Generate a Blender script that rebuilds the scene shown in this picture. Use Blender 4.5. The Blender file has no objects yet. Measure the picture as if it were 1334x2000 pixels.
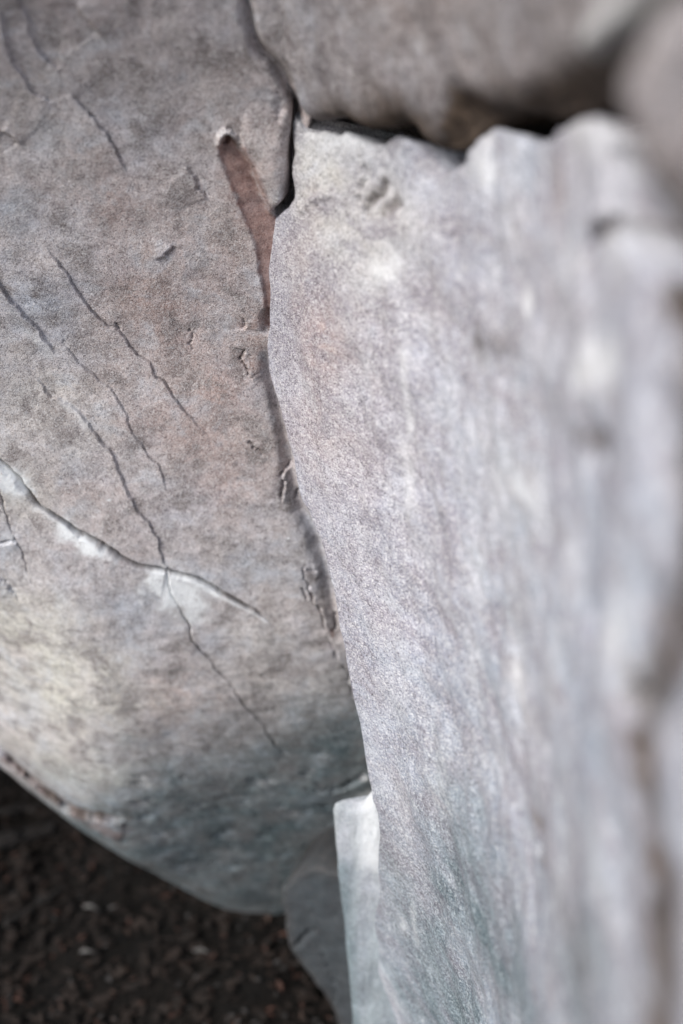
import bpy, math, random
import numpy as np

# ------------------------------------------------------------------ camera, world, sun, exposure
scene = bpy.context.scene
col = scene.collection
PITCH = math.radians(25.0)
CAM = np.array([0.0, 0.0, 1.5])
cam_data = bpy.data.cameras.new('camera')
cam = bpy.data.objects.new('camera', cam_data)
col.objects.link(cam)
cam.location = CAM
cam.rotation_euler = (math.pi / 2 - PITCH, 0, 0)
cam_data.sensor_fit = 'VERTICAL'
cam_data.sensor_height = 36.0
cam_data.sensor_width = 24.0
cam_data.lens = 40.0
cam_data.clip_start = 0.01
cam_data.clip_end = 300.0
cam_data.dof.use_dof = True
cam_data.dof.focus_distance = 1.20
cam_data.dof.aperture_fstop = 1.7
scene.camera = cam

SUN_EL, SUN_AZ = math.radians(38), math.radians(228)      # azimuth clockwise from +Y
world = bpy.data.worlds.new('World')
scene.world = world
world.use_nodes = True
wn = world.node_tree.nodes; wl = world.node_tree.links
wn.clear()
w_out = wn.new('ShaderNodeOutputWorld'); w_bg = wn.new('ShaderNodeBackground')
w_sky = wn.new('ShaderNodeTexSky')
w_sky.sky_type = 'NISHITA'; w_sky.sun_disc = False
w_sky.sun_elevation = SUN_EL; w_sky.sun_rotation = SUN_AZ
w_sky.dust_density = 1.5; w_sky.ozone_density = 1.0
w_hsv = wn.new('ShaderNodeHueSaturation')
w_hsv.inputs['Saturation'].default_value = 0.95            # thin cloud: a slightly paler sky
wl.new(w_sky.outputs[0], w_hsv.inputs['Color'])
wl.new(w_hsv.outputs[0], w_bg.inputs['Color'])
w_bg.inputs['Strength'].default_value = 0.065
wl.new(w_bg.outputs[0], w_out.inputs['Surface'])
sun_data = bpy.data.lights.new('sun', 'SUN')
sun_data.energy = 1.5; sun_data.angle = math.radians(28); sun_data.color = (1.0, 0.985, 0.955)
sun = bpy.data.objects.new('sun', sun_data); col.objects.link(sun)
sun_dir = np.array([math.cos(SUN_EL) * math.sin(SUN_AZ), math.cos(SUN_EL) * math.cos(SUN_AZ), math.sin(SUN_EL)])
sun.rotation_euler = (math.pi / 2 - SUN_EL, 0, math.pi - SUN_AZ)

scene.view_settings.view_transform = 'Standard'
scene.view_settings.look = 'None'
scene.view_settings.gamma = 1.0
scene.view_settings.use_curve_mapping = False
scene.view_settings.exposure = 1.55
scene.cycles.max_bounces = 8
scene.cycles.diffuse_bounces = 5
scene.cycles.use_denoising = True

# ------------------------------------------------------------------ measuring helpers
FWD = np.array([0, math.cos(PITCH), -math.sin(PITCH)])
UPV = np.array([0, math.sin(PITCH), math.cos(PITCH)])
RGT = np.array([1.0, 0, 0])


def ray(px, py):
    return FWD + RGT * ((px - 667) * 0.00045) + UPV * ((1000 - py) * 0.00045)


def at(px, py, depth):
    return CAM + ray(px, py) * depth


class Frame:
    """A rock face: a plane with axes a (right), b (up) and outward normal n, in metres."""
    def __init__(s, origin, normal):
        s.o = np.array(origin, float)
        s.n = np.array(normal, float); s.n /= np.linalg.norm(s.n)
        z = np.array([0, 0, 1.0])
        s.b = z - s.n * z.dot(s.n); s.b /= np.linalg.norm(s.b)
        s.a = np.cross(s.b, s.n)

    def hit(s, px, py, h=None):
        """where the line of sight through (px, py) meets the face, as (a, b)"""
        r = ray(px, py); off = 0.0
        for _ in range(30 if h else 1):
            t = (s.o + s.n * off - CAM).dot(s.n) / r.dot(s.n)
            p = CAM + r * t - s.o
            a, b = p.dot(s.a), p.dot(s.b)
            if h: off = 0.5 * off + 0.5 * float(h(np.array([a]), np.array([b]))[0])
        return np.array([a, b])

    def line(s, pts, h=None):
        return np.array([s.hit(x, y, h) for x, y in pts])

    def world(s, a, b, h):
        return s.o + a[:, None] * s.a + b[:, None] * s.b + h[:, None] * s.n


# ------------------------------------------------------------------ noise and distances
def _hash(ix, iy, seed):
    h = (ix.astype(np.int64) * 374761393 + iy.astype(np.int64) * 668265263 + seed * 974711) & 0x7fffffff
    h = ((h ^ (h >> 13)) * 1274126177) & 0x7fffffff
    return (h ^ (h >> 16)) & 0xffff


def noise(x, y, seed=0):
    ix = np.floor(x); iy = np.floor(y)
    fx = x - ix; fy = y - iy
    u = fx * fx * fx * (fx * (fx * 6 - 15) + 10); v = fy * fy * fy * (fy * (fy * 6 - 15) + 10)
    def g(dx, dy):
        an = _hash(ix + dx, iy + dy, seed) * (2 * math.pi / 65536)
        return np.cos(an) * (fx - dx) + np.sin(an) * (fy - dy)
    a = g(0, 0); b = g(1, 0); c = g(0, 1); d = g(1, 1)
    return ((a + (b - a) * u) * (1 - v) + (c + (d - c) * u) * v) * 1.4


def fbm(x, y, scale, octaves=4, seed=0, gain=0.5):
    t = np.zeros_like(x); amp = 1.0
    for k in range(octaves):
        t += amp * noise(x * scale + 17.3 * k, y * scale - 9.1 * k, seed + k)
        scale *= 2.03; amp *= gain
    return t


def ridged(x, y, scale, octaves, seed):
    t = np.zeros_like(x); amp = 1.0
    for k in range(octaves):
        t += amp * (1 - np.abs(noise(x * scale, y * scale, seed + k)) * 2)
        scale *= 2.1; amp *= 0.5
    return t


def sstep(e0, e1, x):
    t = np.clip((x - e0) / (e1 - e0), 0, 1)
    return t * t * (3 - 2 * t)


def roughen(pl, rng, amount, levels=3):
    """midpoint displacement so that a traced crack wanders like a real one"""
    for _ in range(levels):
        out = [pl[0]]
        for p, q in zip(pl[:-1], pl[1:]):
            d = q - p; L = np.hypot(*d)
            n = np.array([-d[1], d[0]])
            out += [(p + q) / 2 + n * rng.normal(0, amount), q]
        pl = np.array(out)
    return pl


def dist_polyline(x, y, pl, closed=False):
    """distance, signed side (+ = left of travel), parameter 0..1, nearest point"""
    best = np.full(x.shape, 1e9); side = np.zeros_like(x); par = np.zeros_like(x)
    nx = np.zeros_like(x); ny = np.zeros_like(x)
    P = np.vstack([pl, pl[:1]]) if closed else pl
    seg = np.hypot(*(P[1:] - P[:-1]).T); tot = max(seg.sum(), 1e-9); acc = 0.0
    for i in range(len(P) - 1):
        p = P[i]; d = P[i + 1] - p; L2 = max(d.dot(d), 1e-14)
        t = np.clip(((x - p[0]) * d[0] + (y - p[1]) * d[1]) / L2, 0, 1)
        qx = p[0] + t * d[0]; qy = p[1] + t * d[1]
        e = (x - qx) ** 2 + (y - qy) ** 2
        m = e < best
        best[m] = e[m]; nx[m] = qx[m]; ny[m] = qy[m]
        side[m] = (d[0] * (y - qy) - d[1] * (x - qx))[m]
        par[m] = ((acc + t * seg[i]) / tot)[m]
        acc += seg[i]
    return np.sqrt(best), np.sign(side), par, nx, ny


def inside(x, y, poly):
    r = np.zeros(x.shape, bool)
    n = len(poly)
    for i in range(n):
        x0, y0 = poly[i]; x1, y1 = poly[(i + 1) % n]
        if y0 == y1: continue
        c = (y0 > y) != (y1 > y)
        r ^= c & (x < (x1 - x0) * (y - y0) / (y1 - y0) + x0)
    return r


def sdist(x, y, poly):
    """signed distance to a closed outline, + inside; with nearest points"""
    d, _, _, nx, ny = dist_polyline(x, y, poly, True)
    s = np.where(inside(x, y, poly), d, -d)
    return s, nx, ny


def smooth_line(pts, n=3):
    """Chaikin corner cutting, keeps the ends"""
    p = np.array(pts, float)
    for _ in range(n):
        q = 0.75 * p[:-1] + 0.25 * p[1:]; r = 0.25 * p[:-1] + 0.75 * p[1:]
        m = np.empty((2 * len(q), 2)); m[0::2] = q; m[1::2] = r
        p = np.vstack([p[:1], m, p[-1:]])
    return p


def near(x, y, pl, reach):
    lo = pl.min(0) - reach; hi = pl.max(0) + reach
    return np.where((x > lo[0]) & (x < hi[0]) & (y > lo[1]) & (y < hi[1]))[0]


def silhouette_outline(frame, px_pts, R, bulk=None, turn=1):
    """outline of a face whose edge is rounded with radius R, so that its visible limb lies where it was measured"""
    bulk = bulk or (lambda a, b: np.zeros_like(a))
    e0 = frame.line(px_pts, bulk)
    tn = np.gradient(e0, axis=0); ne = np.stack([-tn[:, 1], tn[:, 0]], 1) * turn
    ne /= np.hypot(*ne.T)[:, None]
    for _ in range(2):                                     # even out the directions along the edge
        ne[1:-1] = (ne[:-2] + 2 * ne[1:-1] + ne[2:]) / 4; ne /= np.hypot(*ne.T)[:, None]
    out = []
    for (px, py), p, e in zip(px_pts, e0, ne):
        a, b = np.array([p[0]]), np.array([p[1]]); E = 0.004
        ha = float((bulk(a + E, b) - bulk(a - E, b))[0] / (2 * E)); hb = float((bulk(a, b + E) - bulk(a, b - E))[0] / (2 * E))
        rr = ray(px, py)
        n = frame.n - ha * frame.a - hb * frame.b; n /= np.linalg.norm(n)
        ev = e[0] * frame.a + e[1] * frame.b + (e[0] * ha + e[1] * hb) * frame.n; ev /= np.linalg.norm(ev)
        phi = math.atan2(-n.dot(rr), ev.dot(rr)); phi = min(max(phi, 0.06), 1.5)
        q = frame.hit(px, py, lambda u, v: bulk(u, v) - R * (1 - math.cos(phi)))
        out.append(q + e * R * (1 - math.sin(phi)))
    return np.array(out)


class Field:
    """height of a rock face over its plane plus the colour fields that ride on it"""
    def __init__(s, x, y):
        s.x, s.y = x, y
        s.h = np.zeros_like(x)
        s.c = {k: np.zeros_like(x) for k in ('scar', 'chalk', 'stain_shade', 'teal', 'pink', 'cream', 'bedding')}

    def crack(s, pl, width, depth, step=0.0, reach=0.03, taper=(0.15, 0.25), rough=0.1, seed=1, chalk=0.0, chalk_w=0.012, chalk_side=0):
        rng = np.random.default_rng(seed)
        pl = roughen(pl, rng, rough * 0.95)
        i = near(s.x, s.y, pl, max(reach * 2.5, 0.02))
        if not len(i): return
        d, side, t, _, _ = dist_polyline(s.x[i], s.y[i], pl)
        tp = np.ones_like(t)
        if taper[0]: tp *= sstep(0, taper[0], t + 1e-6)
        if taper[1]: tp *= sstep(0, taper[1], 1 - t + 1e-6)
        wob = 0.40 + 0.85 * np.clip(0.55 + 0.8 * noise(t * 11 + seed * 3.7, t * 0 + seed, seed), 0, 1)
        w = width * (0.35 + 0.65 * tp) * wob
        s.h[i] -= depth * tp * wob * np.exp(-(d / w) ** 2)
        if width < 0.0015:
            s.c['stain_shade'][i] = np.maximum(s.c['stain_shade'][i], 0.55 * min(1, depth / 0.0032) * tp * wob * np.exp(-(d / 0.0008) ** 2))   # dirt and algae caught in the crack
        if step:
            s.h[i] += step * tp * np.exp(-d / reach) * np.where(side > 0, 1, -1) * sstep(0, width, d)
        if chalk:
            k = chalk * tp * np.exp(-(d / chalk_w) ** 2)
            if chalk_side: k = k * (side * chalk_side > 0)
            s.c['chalk'][i] = np.maximum(s.c['chalk'][i], k)

    def trench(s, pl, width, depth, seed=1, ends=(0.15, 0.15)):
        """a joint of steady depth whose width wavers a little"""
        i = near(s.x, s.y, pl, width * 3)
        d, _, t, _, _ = dist_polyline(s.x[i], s.y[i], pl)
        e = sstep(-0.001, ends[0], t) * sstep(-0.001, ends[1], 1 - t)
        w = width * (1 + 0.35 * fbm(s.x[i], s.y[i], 35, 3, seed))
        s.h[i] -= depth * e * np.exp(-(d / w) ** 2)

    def blob(s, p, r, amount, key=None, stretch=(1, 1), ang=0.0, ragged=0.5, seed=3):
        dx = s.x - p[0]; dy = s.y - p[1]
        ca, sa = math.cos(ang), math.sin(ang)
        u = (dx * ca + dy * sa) / stretch[0]; v = (-dx * sa + dy * ca) / stretch[1]
        q = np.sqrt(u * u + v * v) / r
        i = np.where(q < 3)[0]
        if not len(i): return
        qq = q[i] + ragged * 0.6 * fbm(s.x[i], s.y[i], 1.2 / r, 4, seed)
        k = np.exp(-np.clip(qq, 0, 9) ** 2) * amount
        if key is None: s.h[i] += k
        else: s.c[key][i] = np.clip(s.c[key][i] + k, 0, 1)


# ------------------------------------------------------------------ mesh building
def grid_axis(lo, hi, flo, fhi, fine, coarse):
    a = [np.arange(flo, fhi + fine / 2, fine)]
    if lo < flo: a.insert(0, flo - np.cumsum(np.geomspace(fine, coarse, 14))[::-1]); \
        a.insert(0, np.arange(lo, a[0][0], coarse))
    if hi > fhi: a.append(fhi + np.cumsum(np.geomspace(fine, coarse, 14))); a.append(np.arange(a[-1][-1] + coarse, hi + coarse, coarse))
    return np.unique(np.round(np.concatenate(a), 6))


def mesh_from(name, verts, loops, totals, mat, parent=None, attrs=None, smooth=True, normals=None):
    me = bpy.data.meshes.new(name)
    me.vertices.add(len(verts)); me.vertices.foreach_set('co', np.ascontiguousarray(verts, np.float32).ravel())
    me.loops.add(len(loops)); me.loops.foreach_set('vertex_index', np.ascontiguousarray(loops, np.int32))
    starts = np.concatenate([[0], np.cumsum(totals)[:-1]]).astype(np.int32)
    me.polygons.add(len(totals)); me.polygons.foreach_set('loop_start', starts)
    me.polygons.foreach_set('use_smooth', np.full(len(totals), smooth))
    me.update(calc_edges=True); me.validate()
    for k, v in (attrs or {}).items():
        at_ = me.attributes.new(k, 'FLOAT', 'POINT')
        at_.data.foreach_set('value', np.ascontiguousarray(v, np.float32))
    me.materials.append(mat)
    if normals is not None and len(normals) == len(me.vertices): me.normals_split_custom_set_from_vertices(normals.tolist())
    o = bpy.data.objects.new(name, me); col.objects.link(o)
    if parent is not None:
        o.parent = parent
        o.matrix_parent_inverse = parent.matrix_basis.inverted()
    return o


def solid(name, P, back, quads, attrs, mat, parent, sheet_n):
    """front sheet P + a copy pushed back, joined round the rim: a closed block"""
    used = np.unique(quads); remap = np.full(len(P), -1); remap[used] = np.arange(len(used))
    q = remap[quads]; P = P[used]; N = len(P)
    e = np.concatenate([q[:, [0, 1]], q[:, [1, 2]], q[:, [2, 3]], q[:, [3, 0]]])
    key = np.sort(e, 1); key = key[:, 0].astype(np.int64) * N + key[:, 1]
    _, inv, cnt = np.unique(key, return_inverse=True, return_counts=True)
    rim = e[cnt[inv] == 1]
    # ring of skirt vertices in steps, then a coarse cap fan
    rv = np.unique(rim); rmap = np.full(N, -1); rmap[rv] = np.arange(len(rv))
    V = [P]; F = [q]; A = {k: [v[used]] for k, v in attrs.items()}
    prev = rv; base = N
    steps = [0.12, 0.35, 0.7, 1.0]
    for sidx, f in enumerate(steps):
        V.append(P[rv] + back * f)
        for k in A: A[k].append(attrs[k][used][rv])
        cur = base + np.arange(len(rv))
        pm = np.full(N, -1); pm[rv] = prev
        cm = np.full(N, -1); cm[rv] = cur
        F.append(np.stack([pm[rim[:, 1]], pm[rim[:, 0]], cm[rim[:, 0]], cm[rim[:, 1]]], 1))
        prev = cur; base += len(rv)
    V.append((P[rv] + back).mean(0)[None]);
    for k in A: A[k].append(np.zeros(1))
    cm = np.full(N, -1); cm[rv] = prev
    tri = np.stack([cm[rim[:, 1]], cm[rim[:, 0]], np.full(len(rim), base)], 1)
    quads_all = np.concatenate(F)
    # drop the repeated corners of collapsed quads
    loops = np.concatenate([quads_all.ravel(), tri.ravel()])
    totals = np.concatenate([np.full(len(quads_all), 4), np.full(len(tri), 3)])
    allv = np.concatenate(V); nn = np.zeros_like(allv); nn[:N] = sheet_n[used]
    return mesh_from(name, allv, loops, totals, mat, parent, {k: np.concatenate(v) for k, v in A.items()}, normals=nn)


def build_face(frame, outline, axes, field_fn, thickness, mat, parent, parts, part_fn=None, back=None):
    """cut a fine grid to an outline, raise it by its field and split it into parts"""
    A, B = np.meshgrid(axes[0], axes[1])
    na, nb = len(axes[0]), len(axes[1])
    x = A.ravel().copy(); y = B.ravel().copy()
    sd, nx, ny = sdist(x, y, outline)
    ins = sd > 0
    i0 = (np.arange(nb - 1)[:, None] * na + np.arange(na - 1)[None]).ravel()
    quads = np.stack([i0, i0 + 1, i0 + na + 1, i0 + na], 1)
    cnt = ins[quads].sum(1)
    quads = quads[cnt >= 2]
    out = np.zeros(len(x), bool); out[np.unique(quads)] = True
    out &= ~ins
    x[out] = nx[out]; y[out] = ny[out]; sd[out] = 0
    f = Field(x, y)
    field_fn(f, np.maximum(sd, 0))
    P = frame.world(x, y, f.h)
    lab = part_fn(f, quads) if part_fn else np.zeros(len(quads), int)
    bk = -frame.n * thickness if back is None else np.array(back)
    fn = np.cross(P[quads[:, 2]] - P[quads[:, 0]], P[quads[:, 3]] - P[quads[:, 1]])
    vn = np.zeros_like(P)
    for c in range(4):
        for ax_ in range(3): vn[:, ax_] += np.bincount(quads[:, c], fn[:, ax_], len(P))
    vn /= np.maximum(np.linalg.norm(vn, axis=1), 1e-12)[:, None]
    res = []
    for k, nm in enumerate(parts):
        qk = quads[lab == k]
        if len(qk): res.append(solid(nm, P, bk, qk, f.c, mat, parent, vn))
    return res


def thing(name, label, cat, loc, group=None):
    o = bpy.data.objects.new(name, None); col.objects.link(o)
    o.location = loc; o.empty_display_size = 0.1
    o['label'] = label; o['category'] = cat
    if group: o['group'] = group
    return o


# ------------------------------------------------------------------ materials
def tag(o, label, cat):
    o['label'] = label; o['category'] = cat
    return o


class NT:
    def __init__(s, name):
        s.m = bpy.data.materials.new(name); s.m.use_nodes = True
        s.t = s.m.node_tree; s.t.nodes.clear()
        s.out = s.n('ShaderNodeOutputMaterial'); s.b = s.n('ShaderNodeBsdfPrincipled')
        s.l(s.b.outputs[0], s.out.inputs[0])
        s.pos = s.n('ShaderNodeNewGeometry').outputs['Position']

    def n(s, t, **k):
        o = s.t.nodes.new(t)
        for a, v in k.items(): setattr(o, a, v)
        return o

    def l(s, a, b): s.t.links.new(a, b)

    def noise(s, scale, detail=4, rough=0.55, vec=None, dist=0.0):
        o = s.n('ShaderNodeTexNoise'); o.inputs['Scale'].default_value = scale
        o.inputs['Detail'].default_value = detail; o.inputs['Roughness'].default_value = rough
        o.inputs['Distortion'].default_value = dist
        s.l(vec or s.pos, o.inputs['Vector']); return o.outputs['Fac']

    def ramp(s, fac, lo, hi, interp='LINEAR'):
        o = s.n('ShaderNodeMapRange'); o.inputs['From Min'].default_value = lo; o.inputs['From Max'].default_value = hi
        s.l(fac, o.inputs['Value']); return o.outputs[0]

    def mix(s, fac, a, b, mode='MIX'):
        o = s.n('ShaderNodeMix', data_type='RGBA', blend_type=mode)
        for v, sock in ((fac, o.inputs[0]), (a, o.inputs[6]), (b, o.inputs[7])):
            if hasattr(v, 'is_linked'): s.l(v, sock)
            elif isinstance(v, tuple): sock.default_value = (*v, 1)
            else: sock.default_value = v
        return o.outputs[2]

    def math(s, op, a, b=0.0):
        o = s.n('ShaderNodeMath', operation=op)
        for v, sock in ((a, o.inputs[0]), (b, o.inputs[1])):
            if hasattr(v, 'is_linked'): s.l(v, sock)
            else: sock.default_value = v
        return o.outputs[0]

    def attr(s, name):
        o = s.n('ShaderNodeAttribute'); o.attribute_name = name; return o.outputs['Fac']

    def mapped(s, sc, rot=(0, 0, 0)):
        o = s.n('ShaderNodeMapping'); o.inputs['Scale'].default_value = sc; o.inputs['Rotation'].default_value = rot
        s.l(s.pos, o.inputs['Vector']); return o.outputs[0]


def sandstone(name, base, warm, cool, dark, grain=(620, 1.0), streak=None, bump=1.0, blotch=0.6, mott=150, hi=1.0, wide=1.0, bed=None):
    t = NT(name)
    if bed is not None:                                    # grain drawn out along the bedding direction
        dt = t.n('ShaderNodeVectorMath', operation='DOT_PRODUCT'); t.l(t.pos, dt.inputs[0]); dt.inputs[1].default_value = tuple(bed)
        sc = t.n('ShaderNodeVectorMath', operation='SCALE'); sc.inputs[0].default_value = tuple(bed); t.l(t.math('MULTIPLY', dt.outputs['Value'], -0.5), sc.inputs['Scale'])
        ad = t.n('ShaderNodeVectorMath', operation='ADD'); t.l(t.pos, ad.inputs[0]); t.l(sc.outputs[0], ad.inputs[1]); t.pos = ad.outputs[0]
    big = t.ramp(t.noise(5.5, 4, 0.6), 0.36, 0.64)
    c = t.mix(big, warm, cool)
    c = t.mix(t.ramp(t.noise(13, 5, 0.65, dist=0.4), 0.40, 0.66), c, base)
    # attribute colours: lichens, iron, water marks; cream and teal also paint light and shade
    c = t.mix(t.math('MULTIPLY', t.attr('pink'), 0.85), c, (0.46, 0.315, 0.275))
    c = t.mix(t.math('MULTIPLY', t.attr('cream'), 0.85), c, (0.68, 0.655, 0.57))
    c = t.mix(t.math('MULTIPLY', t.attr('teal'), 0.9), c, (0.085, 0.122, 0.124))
    f1 = t.noise(24, 5, 0.62, dist=0.5)
    c = t.mix(t.math('MULTIPLY', t.ramp(f1, 0.48, 0.36), 0.5 * wide), c, dark)
    c = t.mix(t.math('MULTIPLY', t.ramp(f1, 0.54, 0.70), 0.42 * hi * wide), c, (0.60, 0.62, 0.67))
    # mottling at finger size and at rice size
    m1 = t.ramp(t.noise(36, 6, 0.62), 0.46, 0.64)
    c = t.mix(t.math('MULTIPLY', m1, blotch), c, dark)
    m2 = t.ramp(t.noise(95, 5, 0.7), 0.50, 0.72)
    c = t.mix(t.math('MULTIPLY', m2, 0.32 * hi), c, (0.60, 0.59, 0.60))
    m3 = t.noise(mott, 4, 0.62, dist=0.3)
    c = t.mix(t.math('MULTIPLY', t.ramp(m3, 0.50, 0.36), blotch), c, t.mix(0.5, c, (0.07, 0.055, 0.06)))
    c = t.mix(t.math('MULTIPLY', t.ramp(m3, 0.55, 0.72), 0.28 * hi), c, (0.64, 0.65, 0.70))
    bd = t.attr('bedding')
    sv = t.mapped((26, 26, 120), (0.0, 0.42, 0.0))
    s1 = t.noise(1.0, 5, 0.62, vec=sv, dist=0.2)
    c = t.mix(t.math('MULTIPLY', t.ramp(s1, 0.50, 0.36), t.math('MULTIPLY', bd, 0.6)), c, t.mix(0.6, c, (0.05, 0.05, 0.045)))
    c = t.mix(t.math('MULTIPLY', t.ramp(s1, 0.54, 0.70), t.math('MULTIPLY', bd, 0.35)), c, (0.52, 0.52, 0.51))
    if streak:
        v = t.mapped(streak[0], streak[1])
        sn = t.ramp(t.noise(1.0, 5, 0.6, vec=v), 0.40, 0.68)
        c = t.mix(t.math('MULTIPLY', sn, streak[2]), c, streak[3])
    # sand grains
    g1 = t.noise(grain[0] * 1.15, 1, 0.6)
    g2 = t.noise(grain[0] * 0.45, 3, 0.75)
    g = t.math('ADD', t.math('MULTIPLY', g1, 0.72), t.math('MULTIPLY', g2, 0.28))
    gd = t.ramp(g, 0.47, 0.33); gl = t.ramp(g, 0.52, 0.66)
    c = t.mix(t.math('MULTIPLY', gd, grain[1]), c, t.mix(0.68, c, (0.035, 0.028, 0.028)))
    c = t.mix(t.math('MULTIPLY', gl, grain[1] * min(1, hi)), c, t.mix(0.6, c, (0.80, 0.78, 0.77)))
    c = t.mix(t.math('MULTIPLY', t.attr('teal'), 0.95), c, t.mix(1.0, c, (0.51, 0.61, 0.65), 'MULTIPLY'))   # algae film; also paints in the shade low on the rock
    scar = t.mix(t.ramp(t.noise(75, 8, 0.72), 0.38, 0.62), (0.16, 0.075, 0.062), (0.36, 0.205, 0.172))
    scar = t.mix(0.28, scar, c)
    c = t.mix(t.attr('scar'), c, scar)
    c = t.mix(t.attr('stain_shade'), c, t.mix(t.ramp(t.noise(55, 5, 0.65), 0.38, 0.66), (0.034, 0.024, 0.018), (0.090, 0.064, 0.047)))
    ch = t.math('MULTIPLY', t.attr('chalk'), t.ramp(t.noise(160, 4, 0.7), 0.18, 0.46))
    c = t.mix(ch, c, (0.84, 0.85, 0.86))
    t.l(c, t.b.inputs['Base Color'])
    t.b.inputs['Roughness'].default_value = 0.92
    t.b.inputs['Specular IOR Level'].default_value = 0.18
    b1 = t.n('ShaderNodeBump'); b1.inputs['Strength'].default_value = 0.8 * bump; b1.inputs['Distance'].default_value = 0.0012
    t.l(g, b1.inputs['Height'])
    b2 = t.n('ShaderNodeBump'); b2.inputs['Strength'].default_value = 0.5 * bump; b2.inputs['Distance'].default_value = 0.0022
    t.l(t.noise(110, 8, 0.65), b2.inputs['Height'])
    t.l(b2.outputs[0], b1.inputs['Normal']); t.l(b1.outputs[0], t.b.inputs['Normal'])
    return t.m


def simple(name, c0, c1, scale, rough=0.85, bump=0.4, dist=0.003):
    t = NT(name)
    oi = t.n('ShaderNodeObjectInfo').outputs['Random']
    c = t.mix(t.ramp(t.noise(scale, 6, 0.65), 0.35, 0.65), c0, c1)
    hs = t.n('ShaderNodeHueSaturation'); t.l(c, hs.inputs['Color'])
    t.l(t.math('ADD', t.math('MULTIPLY', oi, 0.9), 0.55), hs.inputs['Value'])
    t.l(hs.outputs[0], t.b.inputs['Base Color'])
    t.b.inputs['Roughness'].default_value = rough; t.b.inputs['Specular IOR Level'].default_value = 0.25
    b = t.n('ShaderNodeBump'); b.inputs['Strength'].default_value = bump; b.inputs['Distance'].default_value = dist
    t.l(t.noise(scale * 2, 6, 0.7), b.inputs['Height']); t.l(b.outputs[0], t.b.inputs['Normal'])
    return t.m


M_left = sandstone('left_sandstone', (0.56, 0.50, 0.49), (0.55, 0.45, 0.425), (0.50, 0.515, 0.575), (0.22, 0.19, 0.185), blotch=0.55, wide=1.5)
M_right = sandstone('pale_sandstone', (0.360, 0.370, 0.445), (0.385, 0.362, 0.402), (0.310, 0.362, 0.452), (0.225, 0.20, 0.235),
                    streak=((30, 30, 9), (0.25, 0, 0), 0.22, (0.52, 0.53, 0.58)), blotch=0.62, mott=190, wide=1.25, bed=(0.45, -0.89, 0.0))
M_roof = sandstone('roof_sandstone', (0.25, 0.225, 0.23), (0.24, 0.198, 0.19), (0.22, 0.222, 0.255), (0.12, 0.098, 0.098), blotch=0.6, hi=0.7)
M_shelf = sandstone('shelf_sandstone', (0.37, 0.385, 0.43), (0.36, 0.37, 0.40), (0.32, 0.35, 0.39), (0.23, 0.245, 0.265), hi=0.6, grain=(620, 0.5),
                    streak=((40, 40, 3.5), (0, 0, 0), 0.5, (0.34, 0.38, 0.39)), blotch=0.35)
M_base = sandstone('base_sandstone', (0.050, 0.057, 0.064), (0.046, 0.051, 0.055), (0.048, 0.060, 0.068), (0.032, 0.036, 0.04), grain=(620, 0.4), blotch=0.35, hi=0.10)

# ------------------------------------------------------------------ the cracked left boulder
SL = Frame(at(350, 900, 1.305), (0.08, -1.0, -0.10))


def slab_bulk(a, b):
    """the boulder's large shape: it bulges, leans back under itself and turns away at the lower left"""
    low = np.clip(-0.14 - b, 0, 2)
    low2 = np.minimum(low, 0.55) ** 2 + 1.1 * np.clip(low - 0.55, 0, 2)
    belly = sstep(-0.42, 0.12, a)
    h = -(0.14 + 0.17 * belly) * low2
    q = np.clip(-0.10 - a, 0, 2)                                       # the flank turned to the left
    w = 1 - np.exp(-(np.clip(0.02 - b, 0, 2) / 0.25) ** 2)
    h = h - w * 0.85 * (np.sqrt(q * q + 0.010) - 0.10)
    h = h + 0.62 * np.clip(b - 0.06, 0, 0.45) ** 2 + 0.56 * np.clip(b - 0.51, 0, 2)
    h = h - 0.25 * np.clip(a - 0.12, 0, 2) ** 2
    return h


def sl(pts): return SL.line(pts, slab_bulk)


slab_bottom_px = [(-150, 1385), (0, 1490), (60, 1545), (130, 1600), (200, 1648), (260, 1682), (330, 1722), (400, 1757), (450, 1777),
                  (510, 1794), (560, 1802), (640, 1808)]
BR = 0.13
bottom = smooth_line(silhouette_outline(SL, slab_bottom_px, BR, slab_bulk, -1), 2)
bottom = np.vstack([bottom, bottom[-1] + [[0.10, 0.01], [0.25, 0.04]]])
lo_left = np.array([-2.2, bottom[0, 1] + 0.55]); hi = 1.9
slab_outline = np.vstack([lo_left, bottom, [[0.85, bottom[-1, 1] + .05], [0.85, hi], [-2.2, hi]]])

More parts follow.
